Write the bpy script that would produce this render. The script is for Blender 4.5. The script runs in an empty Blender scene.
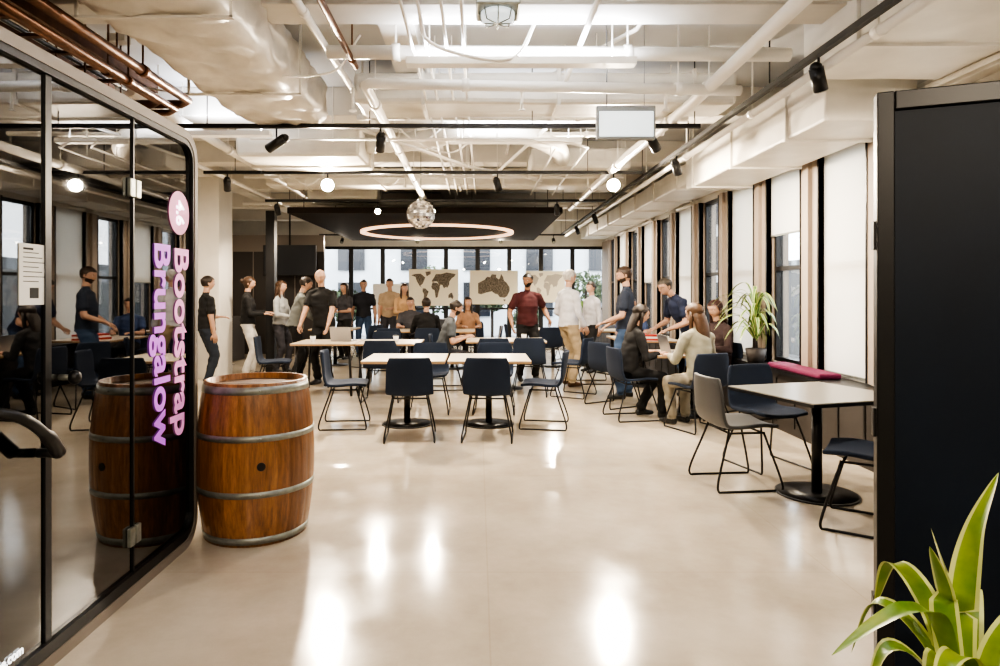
import bpy, bmesh, math, random
from mathutils import Vector, Matrix
from mathutils import noise as _n
random.seed(7)
S = bpy.context.scene
COL = S.collection

# ------------------------------------------------------------------ materials
MC = {}
def mat(name, col, rough=0.5, metal=0.0, emis=None, es=0.0, noise=0.0, nscale=8.0, coat=0.0, spec=0.5, bump=0.0, bscale=40.0, alt=None):
    if name in MC: return MC[name]
    m = bpy.data.materials.new(name); m.use_nodes = True
    nt = m.node_tree; b = nt.nodes['Principled BSDF']
    b.inputs['Base Color'].default_value = (*col, 1)
    b.inputs['Roughness'].default_value = rough
    b.inputs['Metallic'].default_value = metal
    b.inputs['Coat Weight'].default_value = coat
    b.inputs['Specular IOR Level'].default_value = spec
    if emis:
        b.inputs['Emission Color'].default_value = (*emis, 1)
        b.inputs['Emission Strength'].default_value = es
    if noise > 0 or bump > 0:
        tc = nt.nodes.new('ShaderNodeTexCoord')
    if noise > 0:
        n = nt.nodes.new('ShaderNodeTexNoise'); n.inputs['Scale'].default_value = nscale
        n.inputs['Detail'].default_value = 6
        nt.links.new(tc.outputs['Object'], n.inputs['Vector'])
        r = nt.nodes.new('ShaderNodeValToRGB')
        r.color_ramp.elements[0].position = 0.3; r.color_ramp.elements[1].position = 0.7
        a = alt if alt else tuple(c*(1-noise) for c in col)
        r.color_ramp.elements[0].color = (*a, 1); r.color_ramp.elements[1].color = (*col, 1)
        nt.links.new(n.outputs['Fac'], r.inputs['Fac'])
        nt.links.new(r.outputs['Color'], b.inputs['Base Color'])
    if bump > 0:
        n2 = nt.nodes.new('ShaderNodeTexNoise'); n2.inputs['Scale'].default_value = bscale
        nt.links.new(tc.outputs['Object'], n2.inputs['Vector'])
        bp = nt.nodes.new('ShaderNodeBump'); bp.inputs['Strength'].default_value = bump
        nt.links.new(n2.outputs['Fac'], bp.inputs['Height'])
        nt.links.new(bp.outputs['Normal'], b.inputs['Normal'])
    MC[name] = m
    return m

def mat_floor():
    m = bpy.data.materials.new('polished_concrete'); m.use_nodes = True
    nt = m.node_tree; b = nt.nodes['Principled BSDF']; L = nt.links.new
    tc = nt.nodes.new('ShaderNodeTexCoord')
    n = nt.nodes.new('ShaderNodeTexNoise'); n.inputs['Scale'].default_value = 0.9; n.inputs['Detail'].default_value = 10; n.inputs['Roughness'].default_value = .68
    L(tc.outputs['Object'], n.inputs['Vector'])
    r = nt.nodes.new('ShaderNodeValToRGB'); r.color_ramp.elements[0].position = .3; r.color_ramp.elements[1].position = .7
    r.color_ramp.elements[0].color = (.44, .375, .29, 1); r.color_ramp.elements[1].color = (.66, .59, .485, 1)
    L(n.outputs['Fac'], r.inputs['Fac'])
    br = nt.nodes.new('ShaderNodeTexBrick'); br.inputs['Scale'].default_value = 1.0
    br.offset = 0.0; br.inputs['Brick Width'].default_value = 1.8; br.inputs['Row Height'].default_value = 1.8
    br.inputs['Mortar Size'].default_value = .005; br.inputs['Mortar Smooth'].default_value = .6
    br.inputs['Color1'].default_value = (1,1,1,1); br.inputs['Color2'].default_value = (.96,.96,.96,1); br.inputs['Mortar'].default_value = (.86,.84,.81,1)
    L(tc.outputs['Object'], br.inputs['Vector'])
    mx = nt.nodes.new('ShaderNodeMix'); mx.data_type = 'RGBA'; mx.blend_type = 'MULTIPLY'; mx.inputs[0].default_value = .7
    L(r.outputs['Color'], mx.inputs[6]); L(br.outputs['Color'], mx.inputs[7])
    L(mx.outputs[2], b.inputs['Base Color'])
    n2 = nt.nodes.new('ShaderNodeTexNoise'); n2.inputs['Scale'].default_value = 3; n2.inputs['Detail'].default_value = 7
    L(tc.outputs['Object'], n2.inputs['Vector'])
    mr = nt.nodes.new('ShaderNodeMapRange'); mr.inputs['To Min'].default_value = .03; mr.inputs['To Max'].default_value = .24
    L(n2.outputs['Fac'], mr.inputs['Value']); L(mr.outputs['Result'], b.inputs['Roughness'])
    b.inputs['Specular IOR Level'].default_value = .8
    return m

def mat_barrel():
    m = bpy.data.materials.new('oak_staves'); m.use_nodes = True
    nt = m.node_tree; b = nt.nodes['Principled BSDF']; L = nt.links.new
    tc = nt.nodes.new('ShaderNodeTexCoord'); sp = nt.nodes.new('ShaderNodeSeparateXYZ'); L(tc.outputs['Object'], sp.inputs[0])
    at = nt.nodes.new('ShaderNodeMath'); at.operation = 'ARCTAN2'; L(sp.outputs['Y'], at.inputs[0]); L(sp.outputs['X'], at.inputs[1])
    mu = nt.nodes.new('ShaderNodeMath'); mu.operation = 'MULTIPLY'; mu.inputs[1].default_value = 28/(2*math.pi); L(at.outputs[0], mu.inputs[0])
    fl = nt.nodes.new('ShaderNodeMath'); fl.operation = 'FLOOR'; L(mu.outputs[0], fl.inputs[0])
    wn = nt.nodes.new('ShaderNodeTexWhiteNoise'); wn.noise_dimensions = '1D'; L(fl.outputs[0], wn.inputs['W'])
    r = nt.nodes.new('ShaderNodeValToRGB')
    r.color_ramp.elements[0].color = (.20, .082, .026, 1); r.color_ramp.elements[1].color = (.46, .215, .08, 1)
    L(wn.outputs['Value'], r.inputs['Fac'])
    mp = nt.nodes.new('ShaderNodeMapping'); mp.inputs['Scale'].default_value = (24, 24, 3.0); L(tc.outputs['Object'], mp.inputs['Vector'])
    n = nt.nodes.new('ShaderNodeTexNoise'); n.inputs['Scale'].default_value = 2; n.inputs['Detail'].default_value = 8; n.inputs['Roughness'].default_value = .7; L(mp.outputs[0], n.inputs['Vector'])
    r2 = nt.nodes.new('ShaderNodeValToRGB'); r2.color_ramp.elements[0].position = .3; r2.color_ramp.elements[1].position = .7
    r2.color_ramp.elements[0].color = (.30, .27, .25, 1); r2.color_ramp.elements[1].color = (1.25, 1.2, 1.15, 1)
    L(n.outputs['Fac'], r2.inputs['Fac'])
    mx = nt.nodes.new('ShaderNodeMix'); mx.data_type = 'RGBA'; mx.blend_type = 'MULTIPLY'; mx.inputs[0].default_value = .9
    L(r.outputs['Color'], mx.inputs[6]); L(r2.outputs['Color'], mx.inputs[7]); L(mx.outputs[2], b.inputs['Base Color'])
    b.inputs['Roughness'].default_value = .34; b.inputs['Coat Weight'].default_value = .35; b.inputs['Coat Roughness'].default_value = .2
    return m

def mat_glass_dark(name, fac, tint, gain=.45):
    m = bpy.data.materials.new(name); m.use_nodes = True
    nt = m.node_tree; nt.nodes.remove(nt.nodes['Principled BSDF']); L = nt.links.new
    out = nt.nodes['Material Output']
    g = nt.nodes.new('ShaderNodeBsdfGlossy'); g.inputs['Roughness'].default_value = .012; g.inputs['Color'].default_value = (.95, .95, .95, 1)
    t = nt.nodes.new('ShaderNodeBsdfTransparent'); t.inputs['Color'].default_value = (*tint, 1)
    lw = nt.nodes.new('ShaderNodeLayerWeight'); lw.inputs['Blend'].default_value = .35
    mr = nt.nodes.new('ShaderNodeMapRange'); mr.inputs['To Min'].default_value = fac; mr.inputs['To Max'].default_value = min(1, fac+gain)
    L(lw.outputs['Facing'], mr.inputs['Value'])
    mx = nt.nodes.new('ShaderNodeMixShader'); L(mr.outputs['Result'], mx.inputs[0]); L(t.outputs[0], mx.inputs[1]); L(g.outputs[0], mx.inputs[2])
    L(mx.outputs[0], out.inputs['Surface'])
    return m

def mat_blind():
    m = bpy.data.materials.new('roller_blind_fabric'); m.use_nodes = True
    nt = m.node_tree; nt.nodes.remove(nt.nodes['Principled BSDF']); L = nt.links.new
    out = nt.nodes['Material Output']
    d = nt.nodes.new('ShaderNodeBsdfDiffuse'); d.inputs['Color'].default_value = (.86, .85, .82, 1)
    t = nt.nodes.new('ShaderNodeBsdfTranslucent'); t.inputs['Color'].default_value = (.86, .84, .80, 1)
    mx = nt.nodes.new('ShaderNodeMixShader'); mx.inputs[0].default_value = .55
    L(d.outputs[0], mx.inputs[1]); L(t.outputs[0], mx.inputs[2]); L(mx.outputs[0], out.inputs['Surface'])
    return m

M_FLOOR = mat_floor()
M_WHITE = mat('painted_white', (.72, .69, .63), .7, noise=.14, nscale=2.5, bump=.05, bscale=30)
M_CEIL = mat('painted_soffit', (.58, .59, .60), .8, noise=.2, nscale=1.2)
M_DUCT = mat('painted_duct', (.77, .74, .67), .42, noise=.18, nscale=3, bump=.15, bscale=9)
M_PIPEW = mat('painted_pipe', (.80, .77, .71), .35)
M_COPPER = mat('copper_pipe_metal', (.16, .065, .028), .4, metal=.5, noise=.5, nscale=12)
M_BLACK = mat('black_powdercoat', (.010, .010, .011), .38)
M_BLACKS = mat('black_satin', (.010, .013, .020), .28, coat=.3)
M_NAVY = mat('navy_fabric', (.012, .022, .045), .85, bump=.2, bscale=300)
M_GREYSEAT = mat('grey_shell', (.085, .085, .085), .5)
M_TABLE = mat('birch_laminate', (.64, .55, .42), .3, noise=.08, nscale=5)
M_TABLEG = mat('grey_laminate', (.30, .29, .26), .3)
M_EDGE = mat('ply_edge', (.36, .23, .12), .5)
M_TAUPE = mat('taupe_panel', (.24, .205, .175), .45)
M_PIER = mat('pier_paint', (.36, .30, .245), .6)
M_BLIND = mat_blind()
M_GLASSB = mat_glass_dark('booth_glass', .10, (.22, .23, .25), .40)
M_GLASSW = mat_glass_dark('window_glass', .03, (.93, .95, .95))
M_STEEL = mat('galvanised_steel', (.36, .38, .35), .38, metal=.7, noise=.35, nscale=20)
M_BARREL = mat_barrel()
M_DARKW = mat('dark_wall', (.045, .038, .034), .6)
M_CLOUD = mat('dark_acoustic_panel', (.022, .015, .010), .75, noise=.3, nscale=4, spec=.2)
M_LAMP = mat('lamp_glow', (1, .9, .75), .5, emis=(1, .88, .70), es=220)
M_LAMP2 = mat('lamp_glow_dim', (1, .9, .75), .5, emis=(1, .88, .70), es=60)
M_RING = mat('ring_glow', (1, .8, .6), .5, emis=(1, .58, .36), es=1.3)
M_SIGNL = mat('sign_diffuser', (.7, .75, .75), .4, emis=(.85, .95, 1), es=.6)
M_MAROON = mat('maroon_cushion', (.15, .013, .06), .8)
M_PAPER = mat('paper', (.8, .8, .78), .7)
M_INK = mat('ink', (.03, .03, .03), .7)
M_PINK = mat('vinyl_pink_glow', (.80, .33, .62), .5, emis=(.85, .33, .66), es=.3)  # plain vinyl; emission added as the glass is dimly lit
M_BADGE = mat('vinyl_badge_glow', (.75, .28, .48), .5, emis=(.85, .35, .6), es=.15)  # unlit badge, slight emission brightens the pink
M_PURPLE = mat('vinyl_purple_glow', (.55, .15, .66), .5, emis=(.55, .16, .72), es=.4)  # unlit lettering, emission stands in for light on it
M_WVINYL = mat('vinyl_white_glow', (.9, .9, .9), .5, emis=(1, 1, 1), es=1.6)  # unlit white print, emission added so it reads bright
M_LEAF = mat('leaf_yellowgreen', (.30, .40, .04), .35, noise=.4, nscale=14, alt=(.11, .24, .02), coat=.2)
M_LEAF2 = mat('leaf_green', (.16, .28, .07), .35, noise=.4, nscale=14, alt=(.04, .11, .03), coat=.2)
M_LEAFC = mat('leaf_cream', (.62, .66, .25), .4)
M_SOIL = mat('soil', (.03, .02, .015), .9)
M_HEDGE = mat('shrub_leaves', (.07, .10, .045), .9, noise=.8, nscale=5, alt=(.012, .02, .01))
M_FACADE = mat('facade_stone', (.22, .22, .22), .8, noise=.2, nscale=1.5)
M_FACADE2 = mat('pale_render', (.50, .53, .56), .8, noise=.15, nscale=1.5)

# ------------------------------------------------------------------ mesh helpers
def finish(bm, name, mats, loc=(0,0,0), rot=0.0, parent=None, smooth=False):
    me = bpy.data.meshes.new(name); bm.to_mesh(me); bm.free()
    for m in mats: me.materials.append(m)
    if smooth:
        for p in me.polygons: p.use_smooth = True
    o = bpy.data.objects.new(name, me); COL.objects.link(o)
    o.location = loc; o.rotation_euler = (0, 0, rot)
    if parent: o.parent = parent
    return o

def abox(bm, x0, x1, y0, y1, z0, z1, mi=0, bev=0.0):
    r = bmesh.ops.create_cube(bm, size=1)
    vs = r['verts']
    for v in vs:
        v.co = Vector(((x0+x1)/2+v.co.x*(x1-x0), (y0+y1)/2+v.co.y*(y1-y0), (z0+z1)/2+v.co.z*(z1-z0)))
    fs = list({f for v in vs for f in v.link_faces})
    if bev > 0:
        es = list({e for v in vs for e in v.link_edges})
        rr = bmesh.ops.bevel(bm, geom=es, offset=bev, segments=2, affect='EDGES', profile=.5)
        fs = list({f for v in rr['verts'] for f in v.link_faces} | {f for f in fs if f.is_valid})
    for f in fs: f.material_index = mi
    return vs

def tube(bm, pts, rads, n=10, mi=0, side=None, cap=True):
    pts = [Vector(p) for p in pts]
    if not isinstance(rads, (list, tuple)): rads = [rads]*len(pts)
    rads = [(r, r) if not isinstance(r, (list, tuple)) else r for r in rads]
    rings = []
    prev = None
    for i, p in enumerate(pts):
        if i == 0: t = pts[1]-pts[0]
        elif i == len(pts)-1: t = pts[-1]-pts[-2]
        else: t = (pts[i+1]-pts[i]).normalized()+(pts[i]-pts[i-1]).normalized()
        if t.length < 1e-9: t = Vector((0, 0, 1))
        t.normalize()
        if side is not None: s = Vector(side)
        elif prev is not None: s = prev
        else:
            s = Vector((1, 0, 0)) if abs(t.x) < .8 else Vector((0, 1, 0))
        s = s-t*s.dot(t)
        if s.length < 1e-6: s = t.orthogonal()
        s.normalize(); prev = s; u = t.cross(s)
        a, b = rads[i]
        rings.append([bm.verts.new(p+s*(a*math.cos(2*math.pi*k/n))+u*(b*math.sin(2*math.pi*k/n))) for k in range(n)])
    fs = []
    for i in range(len(rings)-1):
        for k in range(n):
            fs.append(bm.faces.new((rings[i][k], rings[i][(k+1) % n], rings[i+1][(k+1) % n], rings[i+1][k])))
    if cap:
        fs.append(bm.faces.new(rings[0][::-1])); fs.append(bm.faces.new(rings[-1]))
    for f in fs: f.material_index = mi; f.smooth = True
    if cap: fs[-1].smooth = False; fs[-2].smooth = False
    return rings

def cyl(bm, c, r, z0, z1, n=32, mi=0, r2=None):
    return tube(bm, [(c[0], c[1], z0), (c[0], c[1], z1)], [r, r if r2 is None else r2], n=n, mi=mi)

def ball(bm, c, r, mi=0, sub=2, M=None):
    rr = bmesh.ops.create_icosphere(bm, subdivisions=sub, radius=1)
    for v in rr['verts']:
        p = Vector((v.co.x*r[0], v.co.y*r[1], v.co.z*r[2]))
        if M: p = M @ p
        v.co = p+Vector(c)
    for f in {f for v in rr['verts'] for f in v.link_faces}: f.material_index = mi; f.smooth = True

def bezpts(P, n=10):
    P = [Vector(p) for p in P]
    Q = [P[0]*2-P[1]]+P+[P[-1]*2-P[-2]]
    out = []
    for i in range(1, len(Q)-2):
        for k in range(n):
            t = k/n
            a, b, c, d = Q[i-1], Q[i], Q[i+1], Q[i+2]
            out.append(.5*((2*b)+(c-a)*t+(2*a-5*b+4*c-d)*t*t+(3*b-a-3*c+d)*t**3))
    out.append(P[-1])
    return out

def box_obj(name, x0, x1, y0, y1, z0, z1, m, bev=0.0, parent=None):
    bm = bmesh.new(); cx, cy, cz = (x0+x1)/2, (y0+y1)/2, (z0+z1)/2
    abox(bm, x0-cx, x1-cx, y0-cy, y1-cy, z0-cz, z1-cz, 0, bev)
    return finish(bm, name, [m], (cx, cy, cz), parent=parent)

# ------------------------------------------------------------------ room shell
XL, XR, YB, YF, ZC = -7.0, 3.5, -4.0, 18.0, 3.6
box_obj('floor', XL-.2, XR+.2, YB-.2, YF+.2, -.1, 0, M_FLOOR)
box_obj('ceiling', XL-.2, XR+.2, YB-.2, YF+.2, ZC, ZC+.1, M_CEIL)
box_obj('wall_left', XL-.2, XL, YB, YF, 0, ZC, M_WHITE)
box_obj('wall_behind', XL, XR, YB-.2, YB, 0, ZC, M_WHITE)

bm = bmesh.new()
Z0, Z1 = .66, 2.86
abox(bm, XR, XR+.2, YB, YF, 0, Z0, 0); abox(bm, XR, XR+.2, YB, YF, Z1, ZC, 0)
pitch = 1.18; w = .80
y = 5.76-pitch*8
edges = []
while y+w < YF-.2:
    edges.append((y, y+w)); y += pitch
prev = YB
for a, b in edges:
    if a > prev:
        abox(bm, XR-.06, XR+.2, prev, a, Z0, Z1, 1)
        abox(bm, XR-.10, XR-.06, (prev+a)/2-.05, (prev+a)/2+.05, Z0, Z1, 1)
        abox(bm, XR-.07, XR-.0, prev, prev+.018, Z0, Z1, 2)
        abox(bm, XR-.07, XR-.0, a-.018, a, Z0, Z1, 2)
    prev = b
abox(bm, XR-.06, XR+.2, prev, YF, Z0, Z1, 1)
finish(bm, 'wall_right', [M_WHITE, M_PIER, M_BLACK])
for i, (a, b) in enumerate(edges):
    bm = bmesh.new()
    fx0, fx1 = XR+.03, XR+.11
    t = .05
    abox(bm, fx0, fx1, a, a+t, Z0, Z1, 0); abox(bm, fx0, fx1, b-t, b, Z0, Z1, 0)
    abox(bm, fx0, fx1, a+t, b-t, Z0, Z0+t, 0); abox(bm, fx0, fx1, a+t, b-t, Z1-t, Z1, 0)
    abox(bm, fx0, fx1, a+t, b-t, 1.72, 1.77, 0)
    abox(bm, XR+.08, XR+.09, a+t, b-t, Z0+t, Z1-t, 1)
    finish(bm, 'window_%d' % (i+1), [M_BLACK, M_GLASSW])
    k = i-8
    kinds = {0: 0.0, 1: .66, 2: .0, 3: 1.0, 4: 0.0, 5: 1.0, 6: .45, 7: 1.0, 8: .0, 9: 1.0}
    lo = kinds.get(k, 0.0)
    if lo < 1.0:
        zb = Z0+.03+(Z1-Z0)*lo
        bm = bmesh.new()
        abox(bm, XR-.012, XR-.008, a+.01, b-.01, zb, Z1+.02, 0)
        abox(bm, XR-.02, XR-.0, a+.01, b-.01, zb-.02, zb, 1)
        tube(bm, [(XR-.035, a+.01, Z1+.04), (XR-.035, b-.01, Z1+.04)], .03, n=12, mi=2)
        finish(bm, 'roller_blind', [M_BLIND, M_STEEL, M_PIPEW])
bm = bmesh.new()
abox(bm, XR-.12, XR-.001, YB, YF, Z1+.09, Z1+.2, 0)
tube(bm, [(XR-.17, YB, Z1+.12), (XR-.17, YF, Z1+.12)], .022, n=8, mi=0)
finish(bm, 'trim_1', [M_PIPEW])
bm = bmesh.new()
abox(bm, XR-.32, XR-.001, 2.5, YF, .60, .645, 0); abox(bm, XR-.28, XR-.001, 2.5, YF, 0, .60, 1)
for k in range(38):
    yy = 2.6+k*.4
    if yy < YF-.1: abox(bm, XR-.287, XR-.279, yy, yy+.02, .08, .55, 0)
finish(bm, 'window_ledge', [M_BLACK, M_DARKW])

bm = bmesh.new()
abox(bm, XL, -4.4, YF, YF+.2, 0, ZC, 0)
abox(bm, -4.4, XR, YF, YF+.2, 2.75, ZC, 0)
abox(bm, -4.4, XR, YF, YF+.2, 0, .12, 1)
finish(bm, 'wall_far', [M_WHITE, M_DARKW])
n = 9
xs = [-4.4+(XR+4.4)*i/n for i in range(n+1)]
for i in range(n):
    bm = bmesh.new()
    a, b = xs[i], xs[i+1]
    abox(bm, a, a+.06, YF+.02, YF+.1, .12, 2.75, 0); abox(bm, b-.06, b, YF+.02, YF+.1, .12, 2.75, 0)
    abox(bm, a+.06, b-.06, YF+.02, YF+.1, .12, .18, 0); abox(bm, a+.06, b-.06, YF+.02, YF+.1, 2.67, 2.75, 0)
    abox(bm, a+.06, b-.06, YF+.03, YF+.09, 1.0, 1.05, 0)
    abox(bm, a+.06, b-.06, YF+.055, YF+.065, .18, 2.67, 1)
    finish(bm, 'window_%d' % (len(edges)+1+i), [M_BLACK, M_GLASSW])
box_obj('ground_outside', -15, 25, -10, 40, -.4, -.3, M_FACADE)
bm = bmesh.new()
abox(bm, 9, 9.6, -8, 22, -.3, 2.4, 0)
for k in range(12):
    abox(bm, 8.9, 9.0, -7.5+k*2.4, -7.0+k*2.4, -.3, 2.4, 0)
finish(bm, 'neighbouring_building', [M_FACADE])
bm = bmesh.new()
abox(bm, -12, 12, 27, 27.5, -.3, 6, 0)
for i in range(9):
    for j in range(3):
        abox(bm, -11+i*2.6, -9.9+i*2.6, 26.9, 27.0, .5+j*1.9, 1.9+j*1.9, 1)
        abox(bm, -10.5+i*2.6, -10.4+i*2.6, 26.86, 26.9, .5+j*1.9, 1.9+j*1.9, 0)
finish(bm, 'neighbouring_building', [M_FACADE2, M_BLACKS])
RS = random.Random(3)
bm = bmesh.new()
for c in range(8):
    cx, cy, cz, R0 = -6+c*1.6+RS.uniform(-.4, .4), 22.5+RS.uniform(-.8, .8), RS.uniform(.3, 1.9), RS.uniform(.5, .85)
    tube(bm, [(cx, cy, -.3), (cx, cy, cz)], .05, n=6, mi=1)
    for k in range(380):
        d = Vector((RS.gauss(0, 1), RS.gauss(0, 1), RS.gauss(0, 1))).normalized()*R0*RS.uniform(.6, 1.05)
        p = Vector((cx, cy, cz))+d
        u = Vector((RS.gauss(0, 1), RS.gauss(0, 1), RS.gauss(0, 1))).normalized()*.11; v2 = u.orthogonal().normalized()*.05
        bm.faces.new([bm.verts.new(p-u), bm.verts.new(p-v2), bm.verts.new(p+u), bm.verts.new(p+v2)])
finish(bm, 'garden_shrubs', [M_HEDGE, M_SOIL])

box_obj('column', -5.0, -4.38, 11.0, 11.6, 0, ZC, M_WHITE, .01)
box_obj('black_post', -3.92, -3.76, 12.0, 12.16, 0, 2.98, M_BLACK)
bm = bmesh.new()
abox(bm, XL, -4.4, 17.75, 17.99, 0, 2.6, 0)
for k in range(12): abox(bm, XL+.05+k*.21, XL+.07+k*.21, 17.73, 17.75, 0, 2.6, 0)
finish(bm, 'wall_panelling', [M_DARKW])
bm = bmesh.new()
abox(bm, -.62, .62, -.03, .03, -.36, .36, 0, .01); abox(bm, -.59, .59, -.034, -.03, -.33, .33, 1)
tube(bm, [(0, 0, .3), (0, 0, 1.1)], .02, mi=0)
finish(bm, 'wall_tv', [M_BLACK, M_BLACKS], (-4.4, 15.2, 2.22))
bm = bmesh.new()
abox(bm, -6.99, -3.7, 15.6, 15.7, 0, 2.45, 1); abox(bm, -6.99, -3.7, 15.6, 15.7, 2.45, 2.85, 0)
for k in range(7): abox(bm, -6.9+k*.5, -6.88+k*.5, 15.58, 15.6, 0, 2.45, 0)
finish(bm, 'wall_partition', [M_TAUPE, M_DARKW])
box_obj('kitchen_counter', -6.2, -5.2, 12.5, 14.5, 0, .95, M_DARKW, .02)

# ------------------------------------------------------------------ ceiling services
bm = bmesh.new()
for yy in (2.0, 4.3, 6.9, 9.3, 11.7, 14.1, 16.5):
    abox(bm, XL, XR, yy-.16, yy+.16, 3.3, ZC, 0, .01)
for xx in (-4.6, -.6):
    abox(bm, xx-.13, xx+.13, YB, YF, 3.42, ZC, 0)
finish(bm, 'ceiling_beams', [M_WHITE])

def crumple(bm, amp, sc, seed):
    for v in bm.verts:
        d = _n.noise_vector(v.co*sc+Vector((seed, 0, 0)))
        v.co += d*amp
def duct(name, x0, x1, y0, y1, z0, z1, bev=.04, amp=.012, m=M_DUCT, flanges=True, axis='y'):
    bm = bmesh.new()
    abox(bm, x0, x1, y0, y1, z0, z1, 0, bev)
    L = (y1-y0) if axis == 'y' else (x1-x0)
    bmesh.ops.subdivide_edges(bm, edges=bm.edges[:], cuts=3, use_grid_fill=True)
    crumple(bm, amp, 4, x0)
    if flanges:
        k = .6
        while k < L:
            if axis == 'y': abox(bm, x0-.02, x1+.02, y0+k, y0+k+.03, z0-.02, z1+.02, 0)
            else: abox(bm, x0+k, x0+k+.03, y0-.02, y1+.02, z0-.02, z1+.02, 0)
            k += 1.2
    for yy in ((y0+.2, y1-.2) if axis == 'y' else ((y0+y1)/2,)):
        for xx in (x0+.03, x1-.03): abox(bm, xx-.008, xx+.008, yy, yy+.016, z1-.02, ZC, 0)
    return finish(bm, name, [m], smooth=False)
bm = bmesh.new()
N = 40; K = 60
rings = []
for i in range(K):
    yv = 1.4+4.6*i/(K-1); ring = []
    for j in range(N):
        a = 2*math.pi*j/N; ca, sa = math.cos(a), math.sin(a)
        q = 1/((abs(ca)**5+abs(sa)**5)**.2)
        p = Vector((-1.80+.40*ca*q, yv, 3.24+.23*sa*q))
        wr = .035*_n.noise(Vector((p.x*6, yv*5, p.z*6)))+.026*_n.noise(Vector((p.x*14, yv*16, p.z*14)))
        p += Vector((ca, 0, sa))*wr
        ring.append(bm.verts.new(p))
    rings.append(ring)
for i in range(K-1):
    for j in range(N):
        f = bm.faces.new((rings[i][j], rings[i][(j+1) % N], rings[i+1][(j+1) % N], rings[i+1][j])); f.smooth = True
bm.faces.new(rings[-1]); bm.faces.new(rings[0][::-1])
for yy in (2.2, 3.6, 5.0):
    abox(bm, -2.24, -1.36, yy, yy+.03, 2.985, 3.0, 0)
    for xx in (-2.23, -1.37): abox(bm, xx-.008, xx+.008, yy, yy+.02, 2.99, ZC, 0)
bmesh.ops.recalc_face_normals(bm, faces=bm.faces[:])
finish(bm, 'insulated_duct', [mat('duct_wrap', (.74, .70, .63), .36, noise=.25, nscale=5, bump=.7, bscale=30)])
duct('fan_coil_unit', -2.7, -1.3, 7.2, 8.15, 2.98, 3.3)
duct('fan_coil_unit', .7, 2.0, 8.45, 9.1, 3.08, 3.35)
duct('fan_coil_unit', -2.9, -1.7, 11.0, 11.5, 3.05, 3.3)
duct('side_duct', 2.62, 3.32, 4.9, 8.2, 2.76, 3.15, bev=.02, amp=.006)
duct('side_duct', 2.75, 3.32, 8.35, 17.5, 2.90, 3.18, bev=.02, amp=.006)
duct('upper_duct', 2.35, 3.45, 1.0, 4.7, 3.0, 3.45, bev=.02, amp=.008)
duct('cross_duct', -1.1, 2.3, 5.75, 6.25, 3.14, 3.42, axis='x')
duct('cross_duct', -3.3, 2.3, 10.05, 10.5, 3.12, 3.4, axis='x')
# flexible round duct
bm = bmesh.new()
P = bezpts([(-1.3, 7.6, 3.2), (-.6, 7.55, 3.24), (-.1, 7.2, 3.28), (.5, 7.35, 3.26), (.95, 7.9, 3.22), (1.1, 8.5, 3.22)], 14)
tube(bm, P, [.105+.008*(i % 2) for i in range(len(P))], n=18)
finish(bm, 'flexible_duct', [M_DUCT])

def pipe(name, pts, r, m, n=10, couplers=True, hang=True):
    bm = bmesh.new()
    tube(bm, pts, r, n=n)
    P = [Vector(p) for p in pts]
    for i in range(len(P)-1):
        d = P[i+1]-P[i]; L = d.length
        if L > 1.2:
            k = .5
            while k < L:
                c = P[i]+d*(k/L); u = d.normalized()*.03
                if couplers: tube(bm, [c-u, c+u], r*1.25, n=n)
                if hang and c.z < ZC-.1: abox(bm, c.x-.005, c.x+.005, c.y-.005, c.y+.005, c.z, ZC, 0)
                k += 1.7
    return finish(bm, name, [m])
pipe('sprinkler_pipe', [(2.1, 5.2, 3.08), (-.86, 5.15, 3.12), (-.9, 5.2, 3.12), (-.9, 12.5, 3.0)], .042, M_PIPEW)
pipe('sprinkler_pipe', [(1.85, 3.0, 3.15), (1.85, 5.6, 3.1), (1.7, 7.4, 3.02), (1.7, 12, 3.02)], .05, M_PIPEW)
pipe('sprinkler_pipe', [(2.28, 3.2, 2.95), (2.28, 17, 2.95)], .03, M_PIPEW)
for i, xx in enumerate((-.46, -.36, -.22, -.1)):
    pipe('conduit', [(xx, 1.5, 3.2), (xx, 5.5, 3.18), (xx+.02*i, 10.8, 3.1)], .011, M_PIPEW, n=6, couplers=False)
for i, xx in enumerate((.55, .9)):
    pipe('conduit', [(xx-2.9, 6.7, 3.05), (xx, 6.72+.1*i, 3.05), (xx+.3, 7.1, 3.05), (xx+.3, 10.5, 3.05)], .012, M_PIPEW, n=6, couplers=False)
pipe('conduit', [(-3.2, 8.9, 3.05), (2.0, 8.9, 3.05)], .02, M_PIPEW, n=8)
pipe('conduit', [(-1.2, 6.2, 3.05), (-.1, 8.2, 3.05), (.9, 9.2, 3.05)], .02, M_PIPEW, n=8)
pipe('conduit', [(-1.25, 4.0, 3.3), (2.3, 4.0, 3.28)], .022, M_PIPEW, n=8)
pipe('conduit', [(-1.25, 3.0, 3.35), (2.3, 3.05, 3.35)], .016, M_PIPEW, n=8)
pipe('conduit', [(1.2, 2.0, 3.45), (1.2, 4.9, 3.45), (.4, 6.5, 3.46), (.4, 9.5, 3.4)], .018, M_PIPEW, n=8)
pipe('conduit', [(-3.6, 5.6, 3.1), (-3.6, 16, 3.1)], .03, M_PIPEW, n=8)
pipe('conduit', [(-3.0, 5.6, 3.2), (-3.0, 12, 3.15)], .05, M_PIPEW, n=10)
pipe('conduit', [(-4.3, 8.0, 3.35), (2.2, 7.7, 3.35)], .03, M_PIPEW, n=8)
pipe('conduit', [(-4.3, 11.9, 3.1), (2.2, 12.0, 3.1)], .035, M_PIPEW, n=8)
pipe('conduit', [(-1.1, 4.75, 3.22), (2.3, 4.8, 3.22)], .05, M_PIPEW, n=10)
pipe('conduit', [(-1.2, 6.45, 3.2), (2.1, 6.5, 3.2)], .026, M_PIPEW, n=8)
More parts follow.
